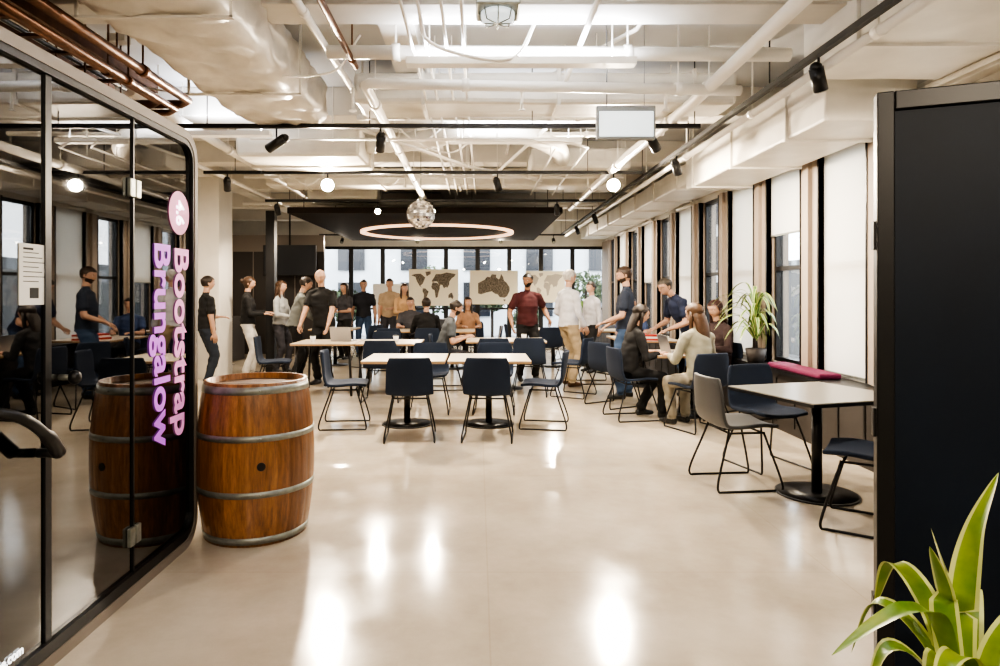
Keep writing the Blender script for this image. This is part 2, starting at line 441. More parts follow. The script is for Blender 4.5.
pipe('conduit', [(.75, 3.4, 3.3), (.75, 7.0, 3.25), (.2, 9.8, 3.2)], .02, M_PIPEW, n=8)
pipe('conduit', [(-1.15, 2.0, 3.3), (-1.1, 7.0, 3.25)], .028, M_PIPEW, n=8)
RC = random.Random(11)
for k in range(9):
    x0, y0 = RC.uniform(-3.2, 1.6), RC.uniform(3.0, 9.5)
    P = [(x0, y0, 3.4), (x0+RC.uniform(-.2, .3), y0+.2, 3.12+RC.uniform(-.04, .08)), (x0+RC.uniform(.2, .7), y0+.3, 3.08), (x0+.8, y0+.4, 3.4)]
    pipe('flex_cable', bezpts(P, 8), .009+.004*(k % 2), M_PIPEW, n=6, hang=False, couplers=False)
    bm = bmesh.new(); abox(bm, -.07, .07, -.05, .05, -.03, .03, 0, .005); cyl(bm, (0, 0), .006, .03, ZC-3.4, 6, 0)
    finish(bm, 'junction_box', [M_PIPEW if k % 3 else M_STEEL], (x0, y0, 3.4))
for sx in (-1.0, .35, 1.5):
    for yy in (5.19, 8.9):
        bm = bmesh.new(); cyl(bm, (0, 0), .012, -.16, .02, 8, 0); cyl(bm, (0, 0), .03, -.17, -.16, 12, 0)
        finish(bm, 'sprinkler_head', [M_PIPEW], (sx, yy, 3.08))
pipe('copper_pipe', [(-.93, 2.6, 3.2), (-.93, 4.95, 3.18)], .022, M_COPPER)
for i, (xx, zz) in enumerate(((-2.32, 3.0), (-2.42, 2.93), (-2.56, 3.0), (-2.72, 2.95), (-2.92, 3.05), (-3.1, 2.98))):
    pipe('copper_pipe', [(xx, .6, zz), (xx, 5.2, zz), (xx-.1, 5.3, zz), (xx-2.2, 5.35, zz)], .025 if i % 2 else .035, M_COPPER)
bm = bmesh.new()
for s in (-.18, .18): abox(bm, -2.85+s-.012, -2.85+s+.012, .5, 5.4, 3.12, 3.18, 0)
for k in range(16): abox(bm, -3.03, -2.67, .6+k*.3, .64+k*.3, 3.12, 3.14, 0)
for k in range(3):
    for s in (-.18, .18): abox(bm, -2.855+s, -2.845+s, 1+k*1.9, 1.01+k*1.9, 3.15, ZC, 0)
for s in (-.08, 0, .09): tube(bm, [(-2.85+s, .6, 3.15), (-2.85+s, 5.4, 3.15)], .016, n=8, mi=1)
finish(bm, 'cable_tray', [M_COPPER, M_BLACK])

bm = bmesh.new()
abox(bm, -3.2, 1.42, 10.9, 16.6, 2.80, 2.90, 0)
for xx in (-3.0, 1.2):
    for yy in (11.2, 13.7, 16.3): abox(bm, xx-.006, xx+.006, yy-.006, yy+.006, 2.9, ZC, 0)
finish(bm, 'acoustic_ceiling_panel', [M_CLOUD])
bm = bmesh.new()
N = 96
R1 = 1.6
for k in range(N):
    a0, a1 = 2*math.pi*k/N, 2*math.pi*(k+1)/N
    v = ((R1-.05, 0), (R1+.05, 0), (R1+.05, .045), (R1-.05, .045))
    vs0 = [bm.verts.new((r*math.cos(a0), r*math.sin(a0), z)) for r, z in v]
    vs1 = [bm.verts.new((r*math.cos(a1), r*math.sin(a1), z)) for r, z in v]
    for j in range(4): bm.faces.new((vs0[j], vs0[(j+1) % 4], vs1[(j+1) % 4], vs1[j]))
bmesh.ops.remove_doubles(bm, verts=bm.verts[:], dist=.001)
bmesh.ops.recalc_face_normals(bm, faces=bm.faces[:])
finish(bm, 'ring_light', [M_RING], (-.88, 14.1, 2.745))

WARM = (1, .845, .66)
def track(y, x0, x1, z=3.0):
    bm = bmesh.new(); abox(bm, x0, x1, y-.018, y+.018, z-.02, z+.02, 0)
    k = x0+.4
    while k < x1: abox(bm, k-.004, k+.004, y-.004, y+.004, z, ZC, 0); k += 1.5
    finish(bm, 'light_track', [M_BLACK])
def spot(x, y, z, aim, energy, size=110, glow=0, r=.045, length=.15, col=WARM):
    e = bpy.data.objects.new('track_spotlight', None); COL.objects.link(e); e.location = (x, y, z-.02)
    bm = bmesh.new()
    d = Vector(aim).normalized()
    tube(bm, [(0, 0, 0), (0, 0, -.12)], .009, n=8)
    c = Vector((0, 0, -.14))
    tube(bm, [c-d*length*.5, c+d*length*.5], r, n=20)
    ball(bm, c-d*length*.5, (r*.9,)*3, 0, 2)
    f = c+d*(length*.5+.002)
    tube(bm, [f, f+d*.004], r*.9, n=20, mi=1)
    finish(bm, 'head', [M_BLACK, (M_STEEL, M_LAMP2, M_LAMP)[glow]], parent=e)
    if energy > 0:
        l = bpy.data.lights.new('spot', 'SPOT'); l.energy = energy; l.color = col
        l.spot_size = math.radians(size); l.spot_blend = .6; l.shadow_soft_size = r*.8
        lo = bpy.data.objects.new('beam', l); COL.objects.link(lo); lo.parent = e
        lo.location = f+d*.02; lo.rotation_euler = d.to_track_quat('-Z', 'Y').to_euler()
TZ = 3.0
track(6.0, -2.9, 2.05); track(8.3, -3.5, 2.1); track(10.7, -3.5, 2.1, 2.98); track(-1.2, -1.4, 2.2); track(17.2, -4.2, 2.4)  # track behind the camera is added to carry fill spots
bm = bmesh.new(); abox(bm, 2.18, 2.22, 2.5, 17, 2.99, 3.03, 0)
for k in range(8): abox(bm, 2.196, 2.204, 3+k*1.9, 3.01+k*1.9, 3.0, ZC, 0)
finish(bm, 'light_track', [M_BLACK])
spot(-1.92, 8.3, TZ, (.22, -1, -.22), 560, 160, glow=2, r=.085)
spot(1.73, 8.3, TZ, (-.2, -1, -.22), 560, 160, glow=2, r=.085)
spot(-1.86, 6.0, TZ, (-.9, .3, -.45), 0, length=.2)
spot(1.62, 6.0, TZ, (.6, .5, -.7), 160, 120)
spot(.25, 8.3, TZ, (.3, .6, -.9), 190, 130)
spot(-.9, 6.0, TZ, (-.2, .6, -.9), 190, 130)
spot(-3.2, 8.3, TZ, (-.2, .6, -.9), 150, 140)
spot(-3.3, 10.7, 2.98, (.1, .4, -1), 190, 150, glow=0)
spot(-1.65, 10.7, 2.98, (.15, -1, -.35), 190, 155, glow=1, r=.05)
spot(-.75, 10.7, 2.98, (.1, -1, -.35), 120, 155, glow=1, r=.05)
spot(1.3, 10.7, 2.98, (.1, .4, -1), 200, 150, glow=0)
for xx in (-3.6, -1.6, .6, 2.0): spot(xx, 17.2, 3.0, (0, -.9, -.7), 150, 150)
for yy in (4.2, 7.2, 12.2, 14.4): spot(2.2, yy, 3.0, (.4, .3, -1), 110, 150)
spot(-.8, -1.2, TZ, (0, 1, -.35), 130, 150); spot(1.2, -1.2, TZ, (.1, 1, -.35), 130, 150)  # unseen fill spots added behind the camera to brighten the foreground
for (xx, yy) in ((-5.5, 8.5), (-5.4, 13)):
    spot(xx, yy, 3.62, (.1, .1, -1), 120, 150)
def ceiling_fill(x, y, L, e):  # added fill fitting, the room has none; brightens the ceiling
    em = bpy.data.objects.new('added_ceiling_fill', None); COL.objects.link(em); em.location = (x, y, 3.05)
    bm = bmesh.new(); abox(bm, -L/2, L/2, -.05, .05, 0, .05, 0)
    for s in (-1, 1): abox(bm, s*L*.4-.004, s*L*.4+.004, -.004, .004, .05, ZC-3.05, 0)
    finish(bm, 'fill_housing', [M_PIPEW], parent=em)
    l = bpy.data.lights.new('tube', 'AREA'); l.shape = 'RECTANGLE'; l.size = L*.95; l.size_y = .08; l.energy = e; l.color = (.86, .90, 1)  # upward area light for the added fill, no real tube
    o = bpy.data.objects.new('tube', l); COL.objects.link(o); o.parent = em; o.location = (0, 0, .06); o.rotation_euler = (math.pi, 0, 0)
ceiling_fill(.3, 4.55, 1.6, 42); ceiling_fill(.4, 6.9, 1.4, 32); ceiling_fill(0, 2.6, 1.6, 38); ceiling_fill(-2.6, 6.6, 1.0, 18)

bm = bmesh.new()
abox(bm, -.235, .235, -.03, .03, -.135, .135, 0, .01); abox(bm, -.215, .215, -.034, -.03, -.115, .085, 1)
tube(bm, [(-.15, 0, .13), (-.15, 0, ZC-2.82)], .006, n=6, mi=0); tube(bm, [(.15, 0, .13), (.15, 0, ZC-2.82)], .003, n=6, mi=0)
finish(bm, 'exit_sign', [mat('grey_housing', (.25, .26, .26), .4), M_SIGNL], (1.18, 5.2, 2.82))
bm = bmesh.new()
abox(bm, -.11, .11, -.11, .11, 0, .05, 0, .01); cyl(bm, (0, 0), .085, -.03, 0, 24, 1); cyl(bm, (0, 0), .012, .05, ZC-2.88, 8, 0)
for k in range(8):
    a = k*math.pi/4
    tube(bm, [(.1*math.cos(a), .1*math.sin(a), .02), (.08*math.cos(a), .08*math.sin(a), -.05), (0, 0, -.055)], .004, n=5, mi=0)
finish(bm, 'bulkhead_lamp', [M_STEEL, M_SIGNL], (.1, 3.3, 2.88))
bm = bmesh.new()
bmesh.ops.create_uvsphere(bm, u_segments=28, v_segments=16, radius=.20)
RM = random.Random(5)
for f in list(bm.faces): f.smooth = False; f.material_index = RM.choice((0, 0, 1))
r = bmesh.ops.inset_individual(bm, faces=bm.faces[:], thickness=.002, depth=-.001)
tube(bm, [(0, 0, .19), (0, 0, ZC-2.56)], .006, n=6, mi=2); cyl(bm, (0, 0), .04, .19, .24, 16, 2)
finish(bm, 'mirror_ball', [mat('mirror_tile', (.8, .8, .82), .08, metal=1), mat('mirror_tile_b', (.5, .5, .52), .2, metal=1), M_STEEL], (-.80, 9.1, 2.56))

# ------------------------------------------------------------------ meeting booth
def rrect(y0, y1, z0, z1, r, n=8):
    out = []
    for cy, cz, a0 in ((y1-r, z1-r, 0), (y0+r, z1-r, 90), (y0+r, z0+r, 180), (y1-r, z0+r, 270)):
        for k in range(n+1):
            a = math.radians(a0+90*k/n); out.append((cy+r*math.cos(a), cz+r*math.sin(a)))
    return out
def rr_frame(bm, x0, x1, o, i, mi):
    n = len(o)
    A = [bm.verts.new((x1, *p)) for p in o]; B = [bm.verts.new((x1, *p)) for p in i]
    C = [bm.verts.new((x0, *p)) for p in o]; D = [bm.verts.new((x0, *p)) for p in i]
    for k in range(n):
        j = (k+1) % n
        for q in ((A[k], A[j], B[j], B[k]), (C[k], D[k], D[j], C[j]), (A[k], C[k], C[j], A[j]), (B[k], B[j], D[j], D[k])):
            f = bm.faces.new(q); f.material_index = mi
booth = bpy.data.objects.new('meeting_booth', None); COL.objects.link(booth)
BX = -1.66
Y0, Y1b, ZB = -.7, 3.85, 2.39
bm = bmesh.new()
rr_frame(bm, -4.0, BX, rrect(Y0, Y1b, .0, ZB, .16), rrect(Y0+.035, Y1b-.035, .05, ZB-.05, .12), 0)
rr_frame(bm, BX-.06, BX-.005, rrect(Y0+.034, Y1b-.034, .049, ZB-.049, .12), rrect(Y0+.06, Y1b-.05, .10, ZB-.08, .10), 1)
bmesh.ops.recalc_face_normals(bm, faces=bm.faces[:])
finish(bm, 'shell', [M_TAUPE, M_BLACK], parent=booth)
bm = bmesh.new()
abox(bm, -4.0, -3.95, Y0+.06, Y1b-.06, .06, ZB-.06, 0)
abox(bm, -3.95, BX-.1, Y0+.06, Y1b-.06, .06, .09, 0)
abox(bm, -3.9, -3.4, .3, 3.2, .09, .5, 1, .03); abox(bm, -3.93, -3.8, .3, 3.2, .5, 1.1, 1, .03)
abox(bm, -2.9, -2.3, 1.0, 2.6, .76, .80, 0, .01); cyl(bm, (-2.6, 1.8), .05, .09, .76, 12, 0)
finish(bm, 'interior', [M_DARKW, mat('booth_seat', (.09, .09, .10), .8)], parent=booth)
seams = [Y0+.06, .9, 2.54, 3.17, Y1b-.05]
bm = bmesh.new()
for i in range(4):
    abox(bm, BX-.035, BX-.027, seams[i]+.006, seams[i+1]-.006, .10, ZB-.08, 0)
finish(bm, 'glass_panels', [M_GLASSB], parent=booth)
bm = bmesh.new()
for i, sY in enumerate(seams[1:-1]):
    wv = .018 if i == 1 else .005
    abox(bm, BX-.04, BX-.018, sY-wv, sY+wv, .10, ZB-.08, 0)
for z in (1.97, .28):
    abox(bm, BX-.026, BX-.006, 3.12, 3.165, z-.045, z+.045, 1, .004); abox(bm, BX-.026, BX-.006, 3.175, 3.22, z-.045, z+.045, 1, .004)
tube(bm, bezpts([(BX-.02, 2.2, 1.06), (BX+.06, 2.28, 1.02), (BX+.07, 2.4, .93), (BX+.06, 2.48, .85)], 6), [.02]*12+[.026]*7, n=12, mi=0)
tube(bm, [(BX-.02, 2.48, .85), (BX+.06, 2.48, .85)], .018, n=10, mi=0)
tube(bm, [(BX-.03, 2.62, 1.12), (BX+.03, 2.62, 1.12)], .012, n=10, mi=1); ball(bm, (BX+.035, 2.62, 1.12), (.026, .026, .03), 0)
finish(bm, 'door_hardware', [M_BLACK, M_STEEL], parent=booth)

def text_mesh(body, length, height, origin, m, name, bold=.012, parent=None):
    cu = bpy.data.curves.new(name, 'FONT'); cu.body = body; cu.size = 1; cu.offset = bold; cu.extrude = .004
    o = bpy.data.objects.new(name+'_tmp', cu); COL.objects.link(o)
    dg = bpy.context.evaluated_depsgraph_get(); me = bpy.data.meshes.new_from_object(o.evaluated_get(dg))
    bpy.data.objects.remove(o)
    xs_ = [v.co.x for v in me.vertices]
    sx = length/(max(xs_)-min(xs_)); sy = height/.7; mn = min(xs_)
    for v in me.vertices: v.co = Vector(((v.co.x-mn)*sx, v.co.y*sy, v.co.z*.3))
    me.materials.clear(); me.materials.append(m)
    ob = bpy.data.objects.new(name, me); COL.objects.link(ob)
    R = Matrix(((0, 0, 1, 0), (0, 1, 0, 0), (-1, 0, 0, 0), (0, 0, 0, 1)))
    ob.matrix_world = Matrix.Translation(origin) @ R
    if parent: ob.parent = parent
    return ob
sg = bpy.data.objects.new('booth_sign_lettering', None); COL.objects.link(sg)
text_mesh('Bootstrap', 1.05, .165, (BX-.022, 3.61, 1.71), M_PINK, 'line_1', .022, sg)
text_mesh('Brungalow', 1.08, .165, (BX-.022, 3.385, 1.72), M_PURPLE, 'line_2', .022, sg)
bm = bmesh.new()
tube(bm, [(-.0, 0, 0), (.003, 0, 0)], .122, n=40)
finish(bm, 'badge', [M_BADGE], (BX-.024, 3.66, 1.91), parent=sg)
text_mesh('4.6', .14, .09, (BX-.016, 3.615, 1.98), M_WVINYL, 'badge_number', .015, sg)
cu = text_mesh('he.com', .13, .035, (BX-.02, 2.3, .20), M_WVINYL, 'web_address', .004, sg)
cu.matrix_world = Matrix.Translation((BX-.02, 2.27, .13)) @ Matrix(((0, 0, 1, 0), (1, 0, 0, 0), (0, 1, 0, 0), (0, 0, 0, 1)))
bm = bmesh.new()
abox(bm, 0, .003, -.075, .075, -.115, .115, 0)
for k in range(7): abox(bm, .003, .0035, -.055, .03+.02*(k % 3), .08-k*.018, .083-k*.018, 1)
abox(bm, .003, .0035, -.02, .03, -.09, -.05, 1); abox(bm, .003, .0035, -.055, .0, .092, .1, 1)
finish(bm, 'notice_sheet', [M_PAPER, M_INK], (BX-.026, 2.46, 1.53))

# ------------------------------------------------------------------ black partition on the right
bm = bmesh.new()
W = 1.5
abox(bm, 0, .05, -.03, .03, 0.0, 2.10, 0, .004)
abox(bm, W-.05, W, -.03, .03, 0, 2.10, 0, .004)
abox(bm, .05, W-.05, -.03, .03, 2.04, 2.10, 0, .004); abox(bm, .05, W-.05, -.03, .03, .0, .08, 0, .004)
abox(bm, .05, W-.05, -.016, .016, .08, 2.04, 1)
for z in (.4, 1.0, 1.6): abox(bm, -.008, 0, -.02, .02, z, z+.09, 0)
finish(bm, 'black_partition_screen', [M_BLACK, mat('navy_black_panel', (.006, .014, .030), .5, noise=.3, nscale=3, spec=.35)], (1.283, 2.10, 0), math.radians(-22))

# ------------------------------------------------------------------ barrel
def barrel(loc):
    bm = bmesh.new(); N = 28*6; H = .935
    def R(z): return .300+.048*(1-((z-H/2)/(H/2))**2)
    rings = []
    prof = [(R(z), z) for z in [H*k/24 for k in range(25)]]
    prof += [(R(H)-.022, H), (R(H)-.026, H-.035)]
    for (r, z) in prof:
        ring = []
        for k in range(N):
            g = .0026 if k % 6 == 0 else 0
            a = 2*math.pi*k/N
            ring.append(bm.verts.new(((r-g)*math.cos(a), (r-g)*math.sin(a), z)))
        rings.append(ring)
    for i in range(len(rings)-1):
        for k in range(N):
            f = bm.faces.new((rings[i][k], rings[i][(k+1) % N], rings[i+1][(k+1) % N], rings[i+1][k])); f.smooth = True
    f = bm.faces.new(rings[-1]); f.material_index = 2
    bm.faces.new(rings[0][::-1])
    for (za, zb) in ((.015, .055), (.29, .325), (.61, .645), (.875, .918)):
        n = 64; rr = []
        for (dz, off) in ((za, 0), (za, .004), (zb, .004), (zb, 0)):
            rr.append([bm.verts.new(((R(dz)+off)*math.cos(2*math.pi*k/n), (R(dz)+off)*math.sin(2*math.pi*k/n), dz)) for k in range(n)])
        for i in range(3):
            for k in range(n):
                f = bm.faces.new((rr[i][k], rr[i][(k+1) % n], rr[i+1][(k+1) % n], rr[i+1][k])); f.material_index = 1; f.smooth = True
        for a in (2.2, 5.1):
            ball(bm, ((R(za)+.004)*math.cos(a), (R(za)+.004)*math.sin(a), (za+zb)/2), (.007,)*3, 1, 1)
    a = math.radians(-67)
    d = Vector((math.cos(a), math.sin(a), 0))
    tube(bm, [d*.34+Vector((0, 0, .47)), d*.352+Vector((0, 0, .47))], .024, n=20, mi=3)
    for k in range(-3, 4):
        hw = math.sqrt(.27**2-(k*.075)**2)
        abox(bm, -hw, hw, k*.075-.0015, k*.075+.0015, H-.036, H-.0335, 3)
    return finish(bm, 'wine_barrel', [M_BARREL, M_STEEL, mat('barrel_head', (.20, .10, .045), .6, noise=.5, nscale=10, spec=.25), M_BLACK], loc)
barrel((-1.37, 4.02, 0))

# ------------------------------------------------------------------ chairs & tables
def chair_mesh(name, mats):
    prof = bezpts([(0, .23, .44), (0, .1, .452), (0, -.08, .44), (0, -.185, .455), (0, -.235, .54), (0, -.258, .66), (0, -.285, .83)], 4)
    n = len(prof); V = 9
    bm = bmesh.new(); g = []
    for i, p in enumerate(prof):
        t = i/(n-1)
        wd = .225+.01*math.sin(t*math.pi)
        if t < .08: wd *= .93+t
        if t > .93: wd *= 1-(t-.93)*1.6
        row = []
        for k in range(V):
            v = -1+2*k/(V-1)
            b = max(0, (t-.45)/.55)
            row.append(bm.verts.new((v*wd, p.y+.045*b*v*v, p.z+.018*(1-b)*v*v)))
        g.append(row)
    for i in range(n-1):
        for k in range(V-1):
            f = bm.faces.new((g[i][k], g[i][k+1], g[i+1][k+1], g[i+1][k])); f.smooth = True
    o = finish(bm, 'tmp', [mats[0]])
    md = o.modifiers.new('s', 'SOLIDIFY'); md.thickness = .028; md.offset = -1
    md = o.modifiers.new('b', 'BEVEL'); md.width = .008; md.segments = 2; md.limit_method = 'ANGLE'
    dg = bpy.context.evaluated_depsgraph_get(); me0 = bpy.data.meshes.new_from_object(o.evaluated_get(dg)); bpy.data.objects.remove(o)
    bm = bmesh.new(); bm.from_mesh(me0)
    for s in (-1, 1):
        path = bezpts([(s*.17, .13, .425), (s*.235, .225, .10), (s*.245, .235, .012), (s*.245, .2, .008)], 4)
        path += bezpts([(s*.245, -.22, .008), (s*.243, -.255, .014), (s*.235, -.25, .10), (s*.17, -.14, .43), (s*.17, -.18, .45)], 4)
        tube(bm, path, .0085, n=8, mi=1)
        tube(bm, [(s*.17, .14, .418), (s*.17, -.15, .418)], .008, n=8, mi=1)
    tube(bm, [(-.17, .12, .42), (.17, .12, .42)], .008, n=8, mi=1); tube(bm, [(-.17, -.13, .418), (.17, -.13, .418)], .008, n=8, mi=1)
    me = bpy.data.meshes.new(name); bm.to_mesh(me); bm.free()
    for m in mats: me.materials.append(m)
    return me
CH = chair_mesh('dining_chair', [M_NAVY, M_BLACK])
CHG = chair_mesh('dining_chair_grey', [M_GREYSEAT, M_BLACK])
def chair(x, y, h, me=None):
    o = bpy.data.objects.new('dining_chair', me or CH); COL.objects.link(o); o.location = (x, y, 0); o.rotation_euler = (0, 0, math.radians(h)); return o
def table(x, y, h=0, sx=.88, sy=.88, top=M_TABLE, H=.745, br=.28, legs=False):
    bm = bmesh.new()
    abox(bm, -sx/2, sx/2, -sy/2, sy/2, H-.008, H, 0); abox(bm, -sx/2, sx/2, -sy/2, sy/2, H-.03, H-.008, 2)
    if legs:
        for a in (-1, 1):
            for b in (-1, 1):
                tube(bm, [(a*(sx/2-.08), b*(sy/2-.08), H-.03), (a*(sx/2-.04), b*(sy/2-.04), 0)], .018, n=10, mi=1)
    else:
        cyl(bm, (0, 0), .036, .02, H-.04, 20, 1); cyl(bm, (0, 0), br, 0, .012, 40, 1); cyl(bm, (0, 0), br*.95, .012, .022, 40, 1, br*.3)
        abox(bm, -.18, .18, -.18, .18, H-.045, H-.03, 1)
    return finish(bm, 'cafe_table', [top, M_BLACK, M_EDGE if top is M_TABLE else M_BLACK], (x, y, 0), math.radians(h))

table(2.46, 4.72, 16, .86, .86, M_TABLEG)
chair(1.98, 5.0, -84, CHG); chair(2.45, 5.5, 195); chair(2.45, 4.08, 55)
table(-.79, 7.25); table(.12, 7.25)
for a in ((-.68, 6.55, 3), (.1, 6.55, -4), (.72, 7.15, 80), (-1.45, 7.15, -85), (-.6, 8.0, 180), (.2, 8.0, 176)): chair(*a)
table(-2.2, 9.6, 0, .9, .9, legs=True); table(-1.28, 9.6, 0, .9, .9, legs=True)
for a in ((-2.95, 9.4, -80), (-1.3, 8.85, 0), (-1.5, 10.35, 180)): chair(*a)
table(.42, 10.0, 0, 1.2, .8)
for a in ((.2, 9.3, 5), (.75, 9.35, -8), (1.35, 9.25, 60)): chair(*a)
table(2.45, 7.82, 0, .8, .8)
table(2.6, 10.3, 0, .9, 1.2)
table(-1.5, 12.6); table(-.5, 12.6); table(1.5, 13.0); table(-2.9, 13.2); table(2.6, 12.6)
for a in ((-1.6, 11.85, 0), (.2, 12.4, 90), (1.3, 12.2, 10), (.8, 13.1, -90), (-2.2, 12.9, 60), (1.75, 8.45, -60), (1.9, 10.6, -90), (-.1, 14.2, 180), (2.0, 14.2, 150)): chair(*a)

def laptop(x, y, z, h):
    bm = bmesh.new(); abox(bm, -.16, .16, -.11, .11, 0, .016, 0, .004)
    vs = abox(bm, -.16, .16, -.004, .004, 0, .21, 0)
    for v in vs: v.co = Matrix.Rotation(math.radians(-15), 3, 'X') @ v.co + Vector((0, .11, .012))
    vs = abox(bm, -.15, .15, -.006, -.004, .01, .2, 1)
    for v in vs: v.co = Matrix.Rotation(math.radians(-15), 3, 'X') @ v.co + Vector((0, .11, .012))
    finish(bm, 'laptop', [mat('alu', (.4, .4, .42), .35, metal=.7), M_BLACKS], (x, y, z), math.radians(h))
def cup(x, y, z):
    bm = bmesh.new(); cyl(bm, (0, 0), .032, 0, .09, 16, 0, .042); cyl(bm, (0, 0), .043, .09, .1, 16, 1)
    finish(bm, 'coffee_cup', [M_PAPER, M_BLACK], (x, y, z))
def books(x, y, z, h):
    bm = bmesh.new()
    for k, mi in enumerate((0, 1, 0)): abox(bm, -.13+.01*k, .13, -.1, .1-.01*k, k*.03, k*.03+.028, mi, .003)
    finish(bm, 'book_stack', [mat('redcover', (.45, .05, .04), .5), M_PAPER], (x, y, z), math.radians(h))
TT = .745
laptop(-2.0, 9.7, TT, 170); laptop(.2, 10.0, TT, -90); laptop(2.35, 7.75, TT, 95); laptop(-.6, 12.5, TT, 0)
cup(-2.4, 9.45, TT); cup(.7, 9.9, TT); cup(2.65, 7.9, TT); cup(-1.2, 9.5, TT)
books(2.5, 10.1, TT, 20); books(2.6, 9.85, TT, -10)
box_obj('bench_cushion', 3.2, 3.42, 6.1, 7.2, .645, .70, M_MAROON, .02)

# ------------------------------------------------------------------ plants
def leaf(bm, pts, w, mi=0, fold=.25, n=8, mi2=None):
    P = bezpts(pts, n); N = len(P)
    rows = []
    up = Vector((0, 0, 1))
    for i, p in enumerate(P):
        t = i/(N-1)
        tg = (P[min(i+1, N-1)]-P[max(i-1, 0)]).normalized()
        s = tg.cross(up)
        if s.length < .15: s = tg.cross(Vector((.3, 1, 0)))
        s.normalize(); nn = s.cross(tg)
        ww = w*(math.sin(math.pi*min(1, .18+t*.82))**.7)*(1 if t < .97 else .3)
        if t > .999: ww = .0005
        rows.append([bm.verts.new(p+s*ww*a+nn*abs(a)*ww*fold) for a in (-1, -.7, 0, .7, 1)])
    for i in range(N-1):
        for k in range(4):
            f = bm.faces.new((rows[i][k], rows[i][k+1], rows[i+1][k+1], rows[i+1][k])); f.smooth = True
            f.material_index = (mi2 if (mi2 is not None and k in (0, 3)) else mi)
RP = random.Random(21)
bm = bmesh.new()
B = Vector((.90, 1.2, .62))
leaf(bm, [(.885, 1.2, .62), (.84, 1.18, .85), (.77, 1.15, .90), (.70, 1.14, .88), (.615, 1.13, .83)], .022, 0)
leaf(bm, [(.90, 1.2, .62), (.895, 1.2, .86), (.93, 1.22, 1.0), (.985, 1.23, 1.12)], .026, 0, mi2=1)
leaf(bm, [(.89, 1.19, .62), (.86, 1.19, .84), (.85, 1.19, .92), (.82, 1.18, 1.0)], .024, 0, mi2=1)
leaf(bm, [(.90, 1.22, .62), (.91, 1.25, .85), (.885, 1.27, 1.0)], .026, 1)
leaf(bm, [(.91, 1.18, .62), (.95, 1.15, .80), (1.0, 1.10, .86), (1.06, 1.05, .80)], .032, 0, mi2=1)
leaf(bm, [(.88, 1.18, .62), (.85, 1.12, .76), (.82, 1.07, .79), (.79, 1.03, .72)], .028, 0, mi2=1)
leaf(bm, [(.90, 1.17, .62), (.90, 1.08, .78), (.90, .98, .82), (.92, .88, .76)], .03, 0, mi2=1)
leaf(bm, [(.89, 1.17, .62), (.86, 1.14, .80), (.80, 1.10, .84), (.74, 1.06, .78)], .024, 0, mi2=1)
for k in range(9):
    a = k*.7+.2; r = .24+.1*RP.random(); h = .72+.15*RP.random()
    d = Vector((math.cos(a), math.sin(a), 0))
    if d.x < -.1: r *= .6
    leaf(bm, [B, B+d*r*.3+Vector((0, 0, (h-.62)*.9)), B+d*r*.75+Vector((0, 0, h-.58)), B+d*r+Vector((0, 0, h-.70))], .026, 0, mi2=1)
tube(bm, [(.9, 1.2, .45), (.9, 1.2, .66)], .022, n=10, mi=2)
cyl(bm, (.9, 1.2), .13, 0, .50, 32, 3, .17); cyl(bm, (.9, 1.2), .155, .50, .505, 32, 2)
bmesh.ops.translate(bm, verts=bm.verts[:], vec=(-.9, -1.2, 0))
finish(bm, 'potted_dracaena', [M_LEAF, M_LEAFC, M_SOIL, M_BLACK], (.9, 1.2, 0))
bm = bmesh.new()
for k in range(46):
    a = k*2.4; el = .3+1.1*((k*37 % 46)/46); L = .42+.2*RP.random()
    hb = .25+.35*(k % 4)/3
    d = Vector((math.cos(a), math.sin(a), 0))
    if d.x > .0: L *= 1-.72*d.x
    p0 = Vector((0, 0, hb)); p1 = p0+d*L*.45*math.cos(el)+Vector((0, 0, L*.5*math.sin(el)+.06)); p2 = p0+d*L*.8*math.cos(el*.8)+Vector((0, 0, L*.6*math.sin(el))); p3 = p0+d*L*math.cos(el*.6)+Vector((0, 0, L*.5*math.sin(el)-.1))
    leaf(bm, [p0, p1, p2, p3], .019, 0, n=4, mi2=1)
for v in bm.verts: v.co.x = min(v.co.x, .12)
for dx, dy, h in ((0, 0, .62), (.03, .04, .4), (-.03, -.03, .5)): tube(bm, [(dx, dy, .1), (dx*.5, dy*.5, h)], .012, n=8, mi=2)
cyl(bm, (0, 0), .09, 0, .16, 24, 3, .12); cyl(bm, (0, 0), .11, .16, .165, 24, 2)
finish(bm, 'potted_dracaena', [M_LEAF2, M_LEAFC, M_SOIL, M_DARKW], (3.27, 7.65, .645))
bm = bmesh.new()
for k in range(26):
    a = k*2.4; L = .3+.15*RP.random(); d = Vector((math.cos(a), math.sin(a), 0)); p0 = Vector((0, 0, .3))
    leaf(bm, [p0, p0+d*L*.4+Vector((0, 0, .25)), p0+d*L+Vector((0, 0, .15))], .03, 0, n=4)
cyl(bm, (0, 0), .09, 0, .3, 20, 1, .12)
finish(bm, 'potted_fern', [M_LEAF2, M_PAPER], (2.05, 12.9, .745))

